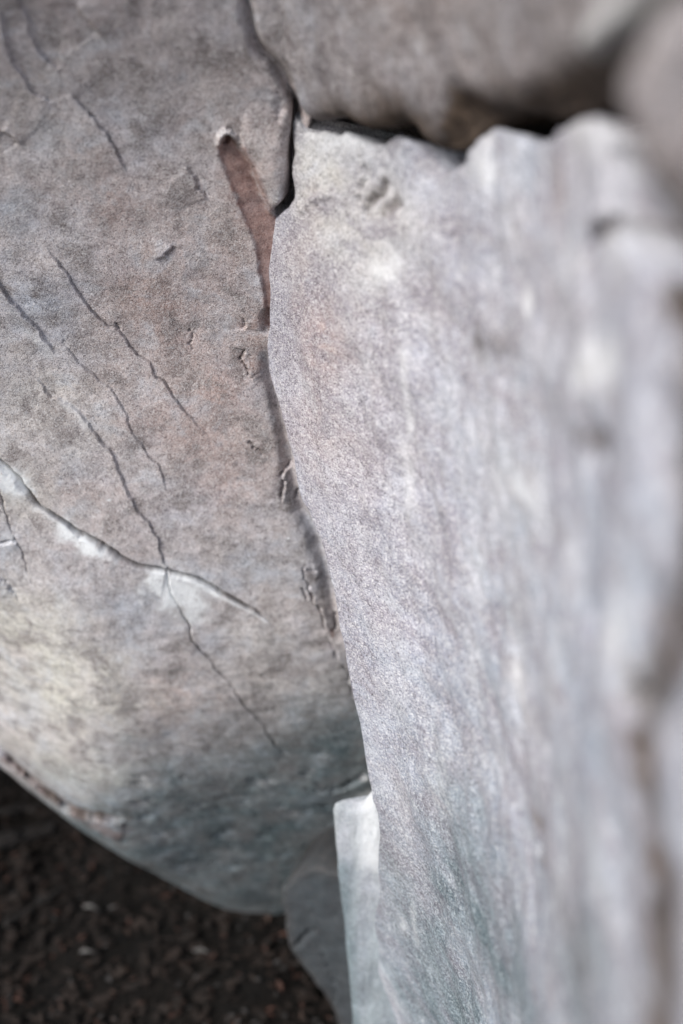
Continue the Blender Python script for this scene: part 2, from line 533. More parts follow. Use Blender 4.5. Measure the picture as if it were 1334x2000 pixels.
CR = dict(
    A=[(-330, 690), (-240, 742), (-150, 790), (-60, 850), (-20, 882), (0, 897), (30, 925), (60, 965), (75, 985), (115, 1010), (150, 1035), (200, 1060), (240, 1090), (270, 1105),
       (325, 1117), (350, 1125), (385, 1135), (420, 1155), (460, 1177), (500, 1197), (530, 1220), (545, 1232)],
    B=[(325, 1117), (330, 1150), (350, 1190), (370, 1225), (400, 1280), (420, 1310), (460, 1355), (490, 1390), (520, 1425), (550, 1470),
       (575, 1495), (612, 1533)],
    C=[(82, 476), (95, 482), (110, 500), (140, 545), (160, 575), (180, 605), (200, 625), (232, 642), (240, 655), (270, 695), (300, 730),
       (325, 750), (345, 780), (355, 795), (375, 815), (400, 845), (418, 888)],
    C2=[(224, 625), (232, 642)],
    D=[(-10, 530), (0, 545), (25, 585), (50, 615), (75, 635), (95, 665), (110, 690), (120, 702)],
    E=[(112, 630), (120, 645), (135, 680), (160, 710), (200, 745), (215, 755), (235, 785), (250, 810), (260, 845), (290, 890), (318, 925),
       (322, 945), (342, 975)],
    F=[(35, 695), (60, 730), (90, 765), (115, 775), (140, 790), (165, 815), (180, 835), (200, 865), (230, 915), (250, 965), (270, 1000),
       (292, 1020), (310, 1050), (318, 1090), (325, 1117)],
    H=[(3, 15), (10, 50), (15, 90), (25, 115), (45, 145), (65, 180), (90, 190), (120, 208)],
    I=[(35, -20), (42, 5), (55, 30), (75, 95), (95, 120), (130, 130)],
    J=[(138, 178), (160, 205), (185, 230), (205, 255), (215, 275), (232, 305), (240, 320), (252, 345)],
    K=[(-5, 950), (0, 960), (15, 1010), (30, 1055), (45, 1080), (60, 1130), (75, 1170)],
    L=[(-5, 1068), (10, 1062), (36, 1062)],
    M=[(-10, 1133), (0, 1135), (15, 1142), (40, 1180)],
    N=[(478, 682), (475, 692), (478, 715), (485, 735), (497, 752)],
    N2=[(478, 622), (477, 648)],
    O=[(575, 905), (563, 920), (550, 930), (553, 950), (552, 988)],
    O2=[(584, 960), (578, 985)],
    P=[(622, 1113), (615, 1120), (592, 1114), (600, 1140), (611, 1168), (625, 1192), (632, 1215), (640, 1238)],
    P2=[(592, 1150), (600, 1178)],
    P3=[(655, 1200), (657, 1225), (650, 1240)],
    P4=[(640, 1240), (655, 1275), (690, 1360), (700, 1400)],
    Q=[(306, 508), (322, 500), (330, 490), (338, 474)],
    R=[(405, 395), (385, 365), (368, 330), (358, 322)],
    S=[(-40, 1440), (0, 1470), (40, 1510), (100, 1557), (150, 1585), (200, 1592), (240, 1598), (262, 1604)],
    T=[(150, 1585), (175, 1610), (210, 1635), (240, 1650)],
    U=[(715, 1512), (690, 1530), (665, 1545), (640, 1555)],
    V=[(370, 640), (376, 655), (384, 690)],
    W=[(480, 865), (500, 880), (518, 895)],
    X=[(148, 0), (170, 40), (200, 75)],
    Y=[(0, 255), (20, 265), (40, 285)],
)
cr = {k: sl(v) for k, v in CR.items()}

scar_px = [(428, 276), (440, 262), (456, 266), (470, 290), (490, 322), (505, 360), (520, 398), (530, 418), (548, 425), (545, 470), (545, 530),
           (545, 600), (540, 650), (522, 650), (515, 590), (505, 540), (498, 490), (485, 450), (468, 410), (452, 370), (437, 340), (425, 305)]
scar = roughen(sl(scar_px), np.random.default_rng(8), 0.03)
tongue_px = [(497, 95), (520, 108), (545, 135), (562, 170), (577, 212), (576, 260), (571, 300), (570, 345), (574, 380), (562, 402), (546, 410), (534, 408),
             (524, 396), (510, 365), (495, 325), (480, 300), (466, 278), (475, 240), (490, 180)]
tongue = roughen(sl(tongue_px), np.random.default_rng(9), 0.03)


def slab_field(f, sd):
    x, y = f.x, f.y
    f.h += slab_bulk(x, y)
    d, _, _, _, _ = dist_polyline(x, y, bottom)
    tq = np.clip(1 - d / BR, 0, 0.985)
    f.h -= BR * (1 - np.sqrt(1 - tq * tq))
    # broad swells and the bedding that runs down to the right
    f.h += 0.008 * fbm(x, y, 3.2, 2, 11) + 0.0022 * fbm(x, y, 10, 3, 21)
    u = (x * 0.62 - y * 0.78); v = (x * 0.78 + y * 0.62)
    f.h += 0.0008 * fbm(u * 0.35, v, 24, 3, 31)
    f.h += 0.00035 * fbm(x, y, 60, 4, 41, 0.6)
    low = sstep(0.0, -0.35, y)
    f.c['bedding'] = sstep(-0.06, -0.34, y)
    f.h += low * 0.0018 * fbm(u * 0.25, v, 30, 4, 37)
    C = f.crack
    plA = roughen(cr['A'], np.random.default_rng(1), 0.035)
    i = near(x, y, plA, 0.05); d, sdv, ta, _, _ = dist_polyline(x[i], y[i], plA)
    wA = np.interp(ta, [0.0, 0.384, 0.417, 0.464, 0.518, 0.558, 0.625, 0.665, 0.705, 0.745, 0.772, 0.833, 0.933, 1.0], [.012, .013, .010, .004, .004, .010, .011, .005, .003, .006, .008, .004, .0025, .001])
    wA = wA * (1 + 0.35 * fbm(x[i], y[i], 60, 3, 81))
    dA = np.interp(ta, [0.0, 0.732, 0.866, 1.0], [.0085, .0075, .0045, .0])
    f.h[i] -= np.where(sdv < 0, dA * (1 - sstep(0, 1, d / np.maximum(wA, .001))), 0)
    f.h[i] -= np.interp(ta, [0.0, 0.899, 1.0], [.020, .014, 0]) * np.exp(-(d / (np.interp(ta, [0.0, 0.464, 0.531, 0.799, 0.933, 1.0], [.0018, .0021, .0032, .0034, .0024, .0012]) * (0.7 + 0.6 * noise(ta * 30, ta * 0, 3) ** 2))) ** 2)
    C(cr['B'], 0.0009, 0.0075, step=0.0012, reach=0.015, taper=(0, 0.3), rough=0.06, seed=2)
    C(cr['C'], 0.0007, 0.0028, step=-0.0014, reach=0.016, taper=(0.09, 0.25), rough=0.07, seed=3)
    C(cr['C2'], 0.0014, 0.004, taper=(0.5, 0), seed=31)
    C(cr['D'], 0.0007, 0.0019, step=-0.0024, reach=0.016, taper=(0.00, 0.28), rough=0.07, seed=4)
    C(cr['E'], 0.0007, 0.0017, step=-0.0009, reach=0.016, taper=(0.18, 0.14), rough=0.08, seed=5)
    C(cr['F'], 0.0007, 0.0011, step=-0.0018, reach=0.016, taper=(0.21, 0.00), rough=0.08, seed=6)
    C(cr['H'], 0.0007, 0.0017, step=-0.0018, reach=0.016, taper=(0.06, 0.17), rough=0.09, seed=7)
    C(cr['I'], 0.0007, 0.0016, step=-0.0016, reach=0.016, taper=(0.06, 0.14), rough=0.09, seed=8)
    C(cr['J'], 0.0007, 0.0028, step=-0.0016, reach=0.016, taper=(0.09, 0.19), rough=0.08, seed=9)
    C(cr['K'], 0.0011, 0.006, step=0.0016, reach=0.012, taper=(0, 0.4), rough=0.08, seed=10)
    C(cr['L'], 0.0017, 0.006, step=-0.002, reach=0.015, taper=(0, 0.2), seed=11)
    C(cr['M'], 0.0020, 0.008, step=-0.004, reach=0.02, taper=(0, 0.75), seed=12)
    C(cr['N'], 0.0011, 0.0075, step=0.003, reach=0.010, taper=(0.15, 0.35), seed=13)
    C(cr['N2'], 0.0016, 0.005, step=0.002, reach=0.01, seed=14)
    C(cr['O'], 0.0015, 0.009, step=0.003, reach=0.012, taper=(0.2, 0.2), seed=15)
    C(cr['O2'], 0.0017, 0.006, seed=16)
    C(cr['P'], 0.0011, 0.008, step=0.002, reach=0.010, taper=(0.1, 0.1), seed=17)
    C(cr['P2'], 0.0015, 0.006, seed=18)
    C(cr['P3'], 0.0016, 0.007, seed=19)
    C(cr['P4'], 0.0016, 0.006, step=0.003, reach=0.02, seed=20)
    C(cr['Q'], 0.0016, 0.0060, step=0.003, reach=0.010, seed=21)
    C(cr['R'], 0.0013, 0.0025, step=0.002, reach=0.015, seed=22)
    C(cr['S'], 0.0042, 0.014, step=-0.006, reach=0.03, taper=(0, 0.15), seed=23)
    C(cr['T'], 0.0030, 0.006, step=0.004, reach=0.02, seed=24)
    C(cr['U'], 0.006, 0.020, step=0.0, taper=(0.1, 0.4), seed=25)
    C(cr['V'], 0.0012, 0.0025, seed=26)
    C(cr['W'], 0.0018, 0.0045, seed=27)
    C(cr['X'], 0.0014, 0.0020, step=0.002, reach=0.02, seed=28)
    C(cr['Y'], 0.0014, 0.0020, step=0.002, reach=0.02, seed=29)
    plA_keep = np.zeros_like(x); i = near(x, y, plA, 0.01); d, _, ta, _, _ = dist_polyline(x[i], y[i], plA)
    plA_keep[i] = np.exp(-(d / np.interp(ta, [0.0, 0.464, 0.531, 0.799, 0.933, 1.0], [.0017, .0019, .0028, .0030, .0021, .0012])) ** 2) * sstep(0, 0.12, 1 - ta)
    f.c['stain_shade'] = np.maximum(f.c['stain_shade'], 0.97 * plA_keep)  # dirt in the open crack, with its shade painted in
    # the long tongue of rock beside the red scar
    i = near(x, y, tongue, 0.05)
    st, _, _ = sdist(x[i], y[i], tongue)
    right_low = 1.0
    fade = sstep(0.045, 0.125, tongue[:, 1].max() - y[i])
    rr = 0.020
    tq = np.clip(1 - st / rr, 0, 0.98)
    prof = np.where(st > 0, np.sqrt(1 - tq * tq), 0)
    k_up = 0.015 * prof * fade
    # outside the tongue, the face drops into the joint against the block
    f.h[i] += k_up
    gap = sl([(566, 172), (580, 214), (579, 262), (575, 300), (574, 345), (580, 384), (566, 412), (545, 420), (530, 418)])
    f.trench(gap, 0.0085, 0.010, 51)
    f.trench(gap, 0.0035, 0.030, 50)
    f.trench(sl([(574, 340), (573, 372), (563, 397), (547, 408), (530, 407)]), 0.0055, 0.026, 52, (0.3, 0.2))
    f.trench(smooth_line(sl([(470, -60), (480, 0), (488, 45), (500, 84), (514, 104), (540, 124), (555, 150), (566, 180), (574, 205)]), 2), 0.0045, 0.016, 49, (0.0, 0.1))
    f.trench(sl([(522, 660), (524, 700), (530, 742), (543, 795), (556, 850), (568, 905), (574, 950), (592, 1000), (618, 1050), (634, 1110), (646, 1160), (658, 1220), (670, 1290)]), 0.009, 0.012, 48, (0.1, 0.3))
    f.trench(sl([(524, 600), (522, 640), (520, 660)]), 0.006, 0.010, 47, (0.3, 0.3))
    f.trench(sl([(604, 238), (650, 246), (720, 262), (800, 262), (900, 300)]), 0.016, 0.13, 46, (0.12, 0.05))       # open hollow behind the wavy crack
    # inner vertical furrow of the tongue
    C(sl([(548, 165), (546, 200), (543, 235), (541, 250)]), 0.0045, 0.004, taper=(0.4, 0.4), seed=52)
    # red scar: cut in on its right, shallow on its left
    i = near(x, y, scar, 0.03)
    ss, _, _ = sdist(x[i], y[i], scar)
    dr, _, _, _, _ = dist_polyline(x[i], y[i], scar[2:9])
    cut = np.where(ss > 0, sstep(0, 0.004, ss) * (0.003 + 0.014 * np.exp(-(dr / 0.010))), 0)
    f.h[i] -= cut
    rag = 0.0034 * fbm(x[i], y[i], 70, 5, 61)
    f.c['scar'][i] = np.maximum(f.c['scar'][i], sstep(-0.0015, 0.004, ss + rag))
    # paler pink halo left of it, red lip under the tongue
    C2 = f.blob
    for px, py, r in ((436, 340, 14), (450, 385, 14), (468, 425, 13)):
        C2(sl([(px, py)])[0], r * 0.00054, 0.35, 'scar', ragged=0.8, seed=px)
    lip = sl([(476, 290), (492, 322), (505, 352), (518, 388), (528, 408)])
    i = near(x, y, lip, 0.012); d, sdv, _, _, _ = dist_polyline(x[i], y[i], lip)
    f.c['scar'][i] = np.maximum(f.c['scar'][i], 0.8 * np.exp(-(d / 0.0035) ** 2))
    f.h[i] += 0.003 * np.exp(-(d / 0.003) ** 2)
    # curled lip at the top of the scar
    curl = sl([(428, 282), (430, 268), (440, 258), (452, 260), (457, 268)])
    i = near(x, y, curl, 0.012); d, _, _, _, _ = dist_polyline(x[i], y[i], curl)
    f.h[i] += 0.006 * np.exp(-(d / 0.0026) ** 2); f.c['chalk'][i] = np.maximum(f.c['chalk'][i], 0.22 * np.exp(-(d / 0.003) ** 2))
    C(sl([(440, 250), (452, 252), (462, 266)]), 0.0015, 0.004, seed=54)
    C(sl([(434, 288), (441, 284), (445, 272), (456, 270)]), 0.0016, 0.007, seed=55)
    # chalky efflorescence along the open crack
    def chalk(pts, w, amount, key='chalk', seed=1):
        pl = sl(pts); i = near(x, y, pl, w * 3)
        d, _, t, _, _ = dist_polyline(x[i], y[i], pl)
        q = d / w + 0.9 * fbm(x[i], y[i], 55, 5, seed)
        f.c[key][i] = np.maximum(f.c[key][i], amount * np.exp(-np.clip(q, 0, 9) ** 2) * (sstep(-0.02, 0.16, t) * sstep(-0.02, 0.16, 1 - t)))
    chalk([(-60, 870), (-30, 900), (0, 922), (30, 950), (50, 975)], 0.014, 1.0, seed=71)
    chalk([(60, 985), (90, 1002), (120, 1022)], 0.005, 0.45, seed=72)
    chalk([(105, 1012), (130, 1034), (165, 1056), (200, 1078), (215, 1088)], 0.0115, 1.0, seed=73)
    chalk([(195, 1072), (235, 1098)], 0.005, 0.5, seed=74)
    chalk([(285, 1122), (312, 1142), (335, 1165), (345, 1195)], 0.020, 1.0, seed=75)
    chalk([(330, 1124), (352, 1150), (372, 1195), (380, 1230)], 0.018, 0.8, seed=76)
    chalk([(325, 1122), (385, 1143), (440, 1174)], 0.0065, 1.0, seed=77)
    chalk([(420, 1165), (480, 1195), (530, 1222)], 0.002, 0.6, seed=78)
    chalk([(40, 640), (90, 670), (110, 700)], 0.006, 0.3, seed=79)
    chalk([(110, 775), (145, 795), (180, 840)], 0.004, 0.35, seed=80)
    chalk([(0, 1045), (30, 1055)], 0.008, 0.4, seed=81)
    chalk([(695, 1518), (718, 1524)], 0.006, 0.7, seed=82)
    chalk([(700, 1560), (728, 1548)], 0.008, 0.5, seed=83)
    chalk([(213, 972), (215, 976)], 0.002, 1.0, seed=84)
    chalk([(632, 1076), (633, 1079)], 0.0016, 1.0, seed=85)
    chalk([(632, 1102), (633, 1104)], 0.0016, 1.0, seed=86)
    chalk([(590, 1096), (592, 1100)], 0.0012, 1.0, seed=87)
    chalk([(563, 1050), (564, 1056)], 0.0012, 1.0, seed=88)
    f.c['chalk'] *= 1 - 0.9 * plA_keep
    # iron and water marks
    chalk([(0, 1474), (45, 1512), (100, 1557), (150, 1585), (205, 1592), (245, 1598)], 0.007, 0.8, 'stain_shade', seed=91)
    chalk([(30, 1500), (65, 1530)], 0.006, 0.7, 'stain_shade', seed=92)
    chalk([(235, 1575), (258, 1602)], 0.010, 0.55, 'stain_shade', seed=93)
    chalk([(150, 1588), (175, 1612), (215, 1640), (250, 1665)], 0.006, 0.5, 'stain_shade', seed=95)
    chalk([(170, 1600), (215, 1618), (250, 1635)], 0.020, 0.55, 'scar', seed=94)
    chalk([(-10, 1474), (45, 1512), (100, 1557), (150, 1588), (240, 1600)], 0.010, 0.45, 'scar', seed=194)
    chalk([(0, 1478), (20, 1490)], 0.010, 0.5, 'scar', seed=96)
    chalk([(648, 1232), (650, 1248)], 0.0025, 0.9, 'scar', seed=97)
    chalk([(480, 860), (520, 893)], 0.004, 0.35, 'stain_shade', seed=98)
    chalk([(265, 1695), (330, 1728), (420, 1765)], 0.010, 0.45, 'stain_shade', seed=99)
    for px, py, rx, am, ky in ((330, 640, 130, .55, 'pink'), (400, 830, 130, .55, 'pink'), (300, 560, 60, .4, 'pink'), (450, 960, 90, .5, 'pink'),
                               (215, 400, 40, .45, 'pink'), (560, 230, 50, .35, 'pink'), (500, 650, 34, .7, 'pink'), (492, 712, 22, .6, 'pink'), (440, 760, 50, .3, 'pink'),
                               (60, 1240, 130, .9, 'cream'), (170, 1370, 110, .85, 'cream'), (30, 960, 60, .6, 'cream'), (80, 800, 110, .3, 'cream'),
                               (120, 1500, 120, .75, 'cream'), (240, 1520, 60, .8, 'cream'), (20, 1340, 90, .4, 'cream'), (520, 1300, 110, .25, 'cream'),
                               (420, 1610, 170, .85, 'teal'), (560, 1640, 130, .85, 'teal'), (330, 1500, 100, .5, 'teal'), (500, 1730, 150, .8, 'teal'),
                               (300, 1680, 90, .5, 'teal'), (620, 1500, 80, .45, 'teal'), (640, 1720, 90, .8, 'teal')):
        f.blob(sl([(px, py)])[0], rx * 0.0006, am, ky, ragged=0.9, seed=px + py)  # own tints; cream also paints the flank's light, teal the belly's shade
    f.blob(sl([(318, 1142)])[0], 0.011, 0.95, 'chalk', (1, 1.7), 0.6, 1.1, 11)
    f.blob(sl([(365, 1165)])[0], 0.013, 0.6, 'chalk', (1.4, 1), -0.5, 0.7, 13)
    f.blob(sl([(20, 935)])[0], 0.013, 0.7, 'chalk', (1.6, 1), -0.7, 0.6, 14)
    algae_shade = sstep(-0.02, 0.24, (-0.36 - y) + 0.55 * x + 0.03 * fbm(x, y, 9, 4, 401))  # shade of the undercut belly painted in with the algae tint
    f.c['teal'] = np.clip(np.maximum(f.c['teal'], 0.92 * algae_shade * (0.85 + 0.25 * fbm(x * 0.5, y, 26, 4, 402))), 0, 1)
    f.c['cream'] *= 1 - 0.8 * algae_shade
    # pits in the dark lower face
    rng = np.random.default_rng(5)
    for _ in range(46):
        p = sl([(rng.uniform(270, 680), rng.uniform(1470, 1700))])[0]
        f.blob(p, rng.uniform(0.002, 0.0055), -rng.uniform(0.004, 0.009), None, (2.2, 0.8), -0.5, 0.5, 7)


def slab_parts(f, quads):
    cx = f.x[quads].mean(1); cy = f.y[quads].mean(1)
    lab = np.zeros(len(quads), int)
    # below the open crack: everything on its lower side, closed off along the hidden joint to the right
    up = np.vstack([[[-2.4, cr['A'][0, 1] + 1.2]], cr['A'], sl([(620, 1290), (690, 1390), (760, 1430)]), [[1.2, sl([(760, 1430)])[0, 1]]], [[1.2, -3], [-2.4, -3]]])
    low = inside(cx, cy, up)
    lab[low] = 1
    bt = np.vstack([cr['B'], sl([(660, 1580), (760, 1600)]), [[1.2, cr['B'][-1, 1]]], [[1.2, cr['A'][-1, 1] + .3]], cr['A'][14:][::-1]])
    lab[low & inside(cx, cy, bt)] = 2
    lab[inside(cx, cy, scar)] = 3
    lab[inside(cx, cy, tongue)] = 4
    return lab


T_left = thing('boulder', 'large grey and pink sandstone boulder with a cracked face, overhanging the leaf litter', 'boulder', (SL.o[0], SL.o[1] + .3, 0.35))
ax = grid_axis(-2.25, 0.9, sl([(-210, 1000)])[0, 0], sl([(735, 1500)])[0, 0], 0.00115, 0.06)
ay = grid_axis(bottom[:, 1].min() - 0.02, hi + .05, bottom[:, 1].min() - 0.004, sl([(300, -40)])[0, 1], 0.00115, 0.06)
print('slab grid', len(ax), len(ay))
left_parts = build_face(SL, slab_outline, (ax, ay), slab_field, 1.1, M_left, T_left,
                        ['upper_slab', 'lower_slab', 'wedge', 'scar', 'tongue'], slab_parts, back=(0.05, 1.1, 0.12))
for o in left_parts:
    nm = o.name
    if nm == 'scar': o['label'] = 'smooth rust red scar where a flake broke away'
    if nm == 'tongue': o['label'] = 'rounded tongue of rock hanging beside the red scar'

# ------------------------------------------------------------------ the pale block on the right
p1, p2, p3 = at(560, 450, 1.13), at(715, 1500, 1.27), at(950, 900, 0.94)
nR = np.cross(p2 - p1, p3 - p1); nR /= np.linalg.norm(nR)
if nR.dot(CAM - p1) < 0: nR = -nR
RB = Frame((p1 + p2 + p3) / 3, nR)


A0 = RB.hit(760, 900)[0]


def wall_bulk(a, b):
    """the wall is hollowed: it faces the lens by the joint and swings forward along the view on the right"""
    q = np.clip(a - A0, 0, 2)
    h = 0.9 * np.minimum(q, 0.34) ** 2 + 0.612 * np.clip(q - 0.34, 0, 2)
    return h - 0.16 * np.clip(-0.20 - b, 0, 0.9) ** 2


def rb(pts): return RB.line(pts, wall_bulk)


def on_wall(px, py):
    p = rb([(px, py)])[0]
    return RB.world(p[:1], p[1:], wall_bulk(p[:1], p[1:]))[0]


right_left_px = [(738, 2250), (739, 2050), (741, 1850), (742, 1740), (741, 1650), (738, 1590), (728, 1560), (719, 1510), (710, 1450), (693, 1370), (680, 1310), (672, 1260), (661, 1197), (652, 1149), (640, 1104), (625, 1050),
                 (610, 1014), (592, 981), (580, 939), (574, 894), (563, 855), (550, 807), (538, 768), (527, 726), (523, 687), (524, 660), (527, 618),
                 (528, 587), (528, 560), (525, 533), (522, 502), (518, 477), (516, 448), (520, 434), (528, 422), (546, 419), (565, 407), (576, 387),
                 (576, 371), (571, 344), (571, 326), (576, 299), (572, 267), (571, 240), (578, 222)]
right_top_px = [(589, 244), (615, 250), (644, 245), (669, 242), (688, 254), (713, 272), (738, 270), (757, 257), (779, 251), (795, 261), (806, 285),
                (822, 312), (842, 330), (861, 325), (886, 312), (900, 302), (912, 278), (940, 252), (960, 240), (988, 248), (1020, 266), (1056, 264), (1096, 240),
                (1140, 220), (1170, 222), (1178, 256), (1178, 320), (1186, 380), (1206, 440), (1238, 492), (1276, 552), (1335, 620), (1480, 720)]
RE = 0.007
edge_out = roughen(silhouette_outline(RB, right_left_px, RE, wall_bulk, 1), np.random.default_rng(4), 0.04, 2)
low_out = edge_out[:1] - np.array([[0, 0.25]])
top = rb([(px, py + (15 if px < 900 else 12)) for px, py in right_top_px])
top = roughen(top, np.random.default_rng(6), 0.06, 2)
rb_outline = np.vstack([[[top[-1, 0] + .1, -1.3]], [[low_out[0, 0], -1.3]], low_out, edge_out, top, [[top[-1, 0] + .1, top[-1, 1] - 0.05]]])
rb_edge_line = np.vstack([[[low_out[0, 0], -1.4]], low_out, edge_out])


def rb_field(f, sd):
    x, y = f.x, f.y
    f.h += wall_bulk(x, y)
    d, _, _, _, _ = dist_polyline(x, y, rb_edge_line)
    tq = np.clip(1 - d / RE, 0, 0.985)
    f.h -= RE * (1 - np.sqrt(1 - tq * tq))
    dt, _, _, _, _ = dist_polyline(x, y, top)
    RT = 0.004
    tq = np.clip(1 - dt / RT, 0, 0.985)
    f.h -= RT * (1 - np.sqrt(1 - tq * tq))
    inn = sstep(0.0, 0.16, d)
    f.h += inn * (0.006 * fbm(x, y, 4.5, 3, 111) + 0.0045 * fbm(x * 1.3, y * 0.8, 13, 3, 115)) + (0.3 + 0.7 * inn) * 0.0020 * fbm(x, y, 16, 3, 121)
    f.h += 0.0005 * fbm(x * 1.2, y * 0.6, 55, 4, 131, 0.6)
    # creases below the top edge
    C = f.crack
    C(rb([(712, 320), (700, 370), (690, 420)]), 0.004, 0.006, rough=0.1, seed=201)
    C(rb([(745, 350), (718, 395), (706, 450)]), 0.004, 0.008, rough=0.1, seed=202)
    C(rb([(740, 410), (765, 395), (785, 415)]), 0.004, 0.006, rough=0.1, seed=203)
    C(rb([(585, 425), (610, 390), (640, 380), (660, 395)]), 0.004, -0.004, rough=0.1, seed=204)
    C(rb([(1135, 520), (1150, 470), (1185, 445), (1250, 425)]), 0.004, 0.010, step=0.004, reach=0.01, rough=0.05, seed=205)
    joint = rb([(px - 22, py) for px, py in [(1300, 440), (1302, 500), (1308, 560), (1335, 650), (1340, 750), (1322, 850), (1335, 980), (1328, 1150), (1300, 1280), (1272, 1400), (1290, 1550), (1308, 1700), (1316, 1850), (1305, 2100)]])
    i = near(x, y, joint, 0.06); dj, _, _, _, _ = dist_polyline(x[i], y[i], joint)
    f.h[i] -= 0.010 * np.exp(-(dj / (0.015 * (1 + 0.5 * fbm(x[i], y[i], 14, 3, 17)))) ** 2)
    # dents and hollows
    B = f.blob
    B(rb([(838, 312)])[0], 0.016, -0.020, None, (1.3, 1), 0.9, 0.2, 5)
    B(rb([(1150, 865)])[0], 0.014, -0.010, None, (1.6, .8), 0, 0.5, 6)
    B(rb([(1245, 1385)])[0], 0.010, -0.012, None, (1, 1.3), 0, 0.4, 7)
    B(rb([(1045, 1640)])[0], 0.012, -0.008, None, (.7, 1.7), 0, 0.4, 8)
    B(rb([(1310, 540)])[0], 0.012, -0.006, None, (1, 1.4), 0, 0.4, 9)
    B(rb([(1345, 800)])[0], 0.016, -0.006, None, (1, 1.8), 0, 0.4, 10)
    B(rb([(1345, 1250)])[0], 0.016, -0.006, None, (1, 2.6), 0, 0.4, 12)
    B(rb([(1335, 1780)])[0], 0.018, -0.006, None, (1, 2.6), 0, 0.4, 13)
    B(rb([(1200, 1330)])[0], 0.02, 0.006, None, (1, 1.5), 0.4, 0.5, 14)
    B(rb([(1000, 1380)])[0], 0.02, 0.004, None, (1, 2.5), 0.1, 0.5, 15)
    def mark(pts, w, amount, key, seed):
        pl = rb(pts); i = near(x, y, pl, w * 3)
        d, _, t, _, _ = dist_polyline(x[i], y[i], pl)
        q = d / w + 0.6 * fbm(x[i], y[i], 60, 4, seed)
        f.c[key][i] = np.maximum(f.c[key][i], amount * np.exp(-np.clip(q, 0, 9) ** 2))
    mark([(797, 690), (797, 850)], 0.007, 0.7, 'chalk', 301)
    mark([(788, 890), (792, 935), (797, 980)], 0.013, 0.6, 'chalk', 302)
    mark([(725, 528), (752, 536), (770, 520)], 0.012, 0.9, 'chalk', 303)
    mark([(1028, 585), (1025, 605)], 0.008, 0.8, 'chalk', 304)
    mark([(1125, 735), (1165, 715), (1195, 700)], 0.011, 0.8, 'chalk', 305)
    mark([(805, 1760), (812, 1840)], 0.006, 0.3, 'chalk', 306)
    mark([(788, 1800), (786, 1815)], 0.006, 0.4, 'chalk', 307)
    mark([(600, 258), (640, 262), (690, 275)], 0.012, 0.5, 'chalk', 308)
    mark([(945, 275), (930, 320), (950, 345)], 0.010, 0.55, 'chalk', 309)
    mark([(1120, 260), (1180, 250)], 0.010, 0.45, 'chalk', 310)
    mark([(1010, 1310), (1030, 1400)], 0.008, 0.5, 'chalk', 311)
    mark([(1190, 1280), (1220, 1200)], 0.010, 0.4, 'chalk', 312)
    mark([(970, 930), (1050, 970)], 0.010, 0.35, 'chalk', 313)
    mark([(1150, 490), (1160, 462), (1200, 440)], 0.004, 0.6, 'stain_shade', 321)
    mark([(742, 355), (716, 400)], 0.005, 0.55, 'stain_shade', 322)
    mark([(742, 412), (768, 398)], 0.005, 0.55, 'stain_shade', 323)
    mark([(1120, 850), (1170, 880), (1190, 900)], 0.007, 0.35, 'stain_shade', 324)
    mark([(930, 660), (975, 690)], 0.010, 0.35, 'stain_shade', 325)
    mark([(1040, 1600), (1050, 1680)], 0.006, 0.35, 'stain_shade', 326)
    mark([(1300, 1330), (1245, 1390), (1240, 1440)], 0.007, 0.6, 'stain_shade', 327)
    mark([(1335, 490), (1300, 530), (1295, 590)], 0.016, 1.0, 'stain_shade', 328)  # patches of painted shade where the face turns away
    mark([(1325, 780), (1318, 860)], 0.016, 0.9, 'stain_shade', 329)
    mark([(1325, 1140), (1305, 1290)], 0.016, 0.9, 'stain_shade', 330)
    mark([(1300, 450), (1312, 560), (1338, 700), (1330, 850), (1335, 1000), (1328, 1150), (1300, 1280), (1262, 1400), (1270, 1550), (1280, 1800), (1280, 2100)], 0.020, 0.9, 'stain_shade', 331)  # shade of the wall's turning edge, painted as a dark band
    mark([(1130, 1780), (1150, 1900)], 0.007, 0.25, 'stain_shade', 332)
    for px, py, r, st, am, ky in ((985, 660, 34, 1, .30, 'stain_shade'), (930, 682, 20, 1, .28, 'stain_shade'), (1150, 862, 40, .7, .42, 'stain_shade'), (1090, 800, 45, .6, .22, 'stain_shade'),
                                  (1195, 835, 45, .8, .22, 'stain_shade'), (1010, 1205, 28, 1.2, .28, 'stain_shade'), (1060, 1385, 24, 2.0, .26, 'stain_shade'), (1046, 1630, 26, 2.0, .30, 'stain_shade'),
                                  (1110, 1815, 26, 1.3, .28, 'stain_shade'), (1150, 1890, 28, 1.6, .26, 'stain_shade'), (1246, 1390, 30, 1.3, .45, 'stain_shade'), (1250, 1470, 24, 1, .3, 'stain_shade'),
                                  (1175, 1020, 30, 1.8, .16, 'stain_shade'), (880, 1290, 24, 1.5, .16, 'stain_shade'), (1085, 360, 28, 1, .25, 'stain_shade'), (900, 480, 22, 1, .14, 'stain_shade'),
                                  (1160, 715, 42, .8, .60, 'chalk'), (1026, 596, 16, 1, .7, 'chalk'), (1120, 1078, 26, 1, .45, 'chalk'), (1030, 955, 32, 1, .4, 'chalk'),
                                  (935, 1105, 22, 2.6, .4, 'chalk'), (1012, 1340, 20, 3, .5, 'chalk'), (1080, 1330, 20, 3, .4, 'chalk'), (1222, 1250, 34, 2.2, .5, 'chalk'),
                                  (1165, 1680, 34, 1.2, .35, 'chalk'), (860, 1520, 20, 3, .3, 'chalk'), (1120, 520, 40, 1.5, .4, 'chalk'), (1000, 440, 30, 2, .35, 'chalk'),
                                  (930, 330, 26, 1, .5, 'chalk'), (1150, 290, 40, .8, .4, 'chalk'), (1200, 480, 40, 1, .5, 'chalk'), (790, 1580, 16, 3, .25, 'chalk')):
        dep = (on_wall(px, py) - CAM).dot(FWD)
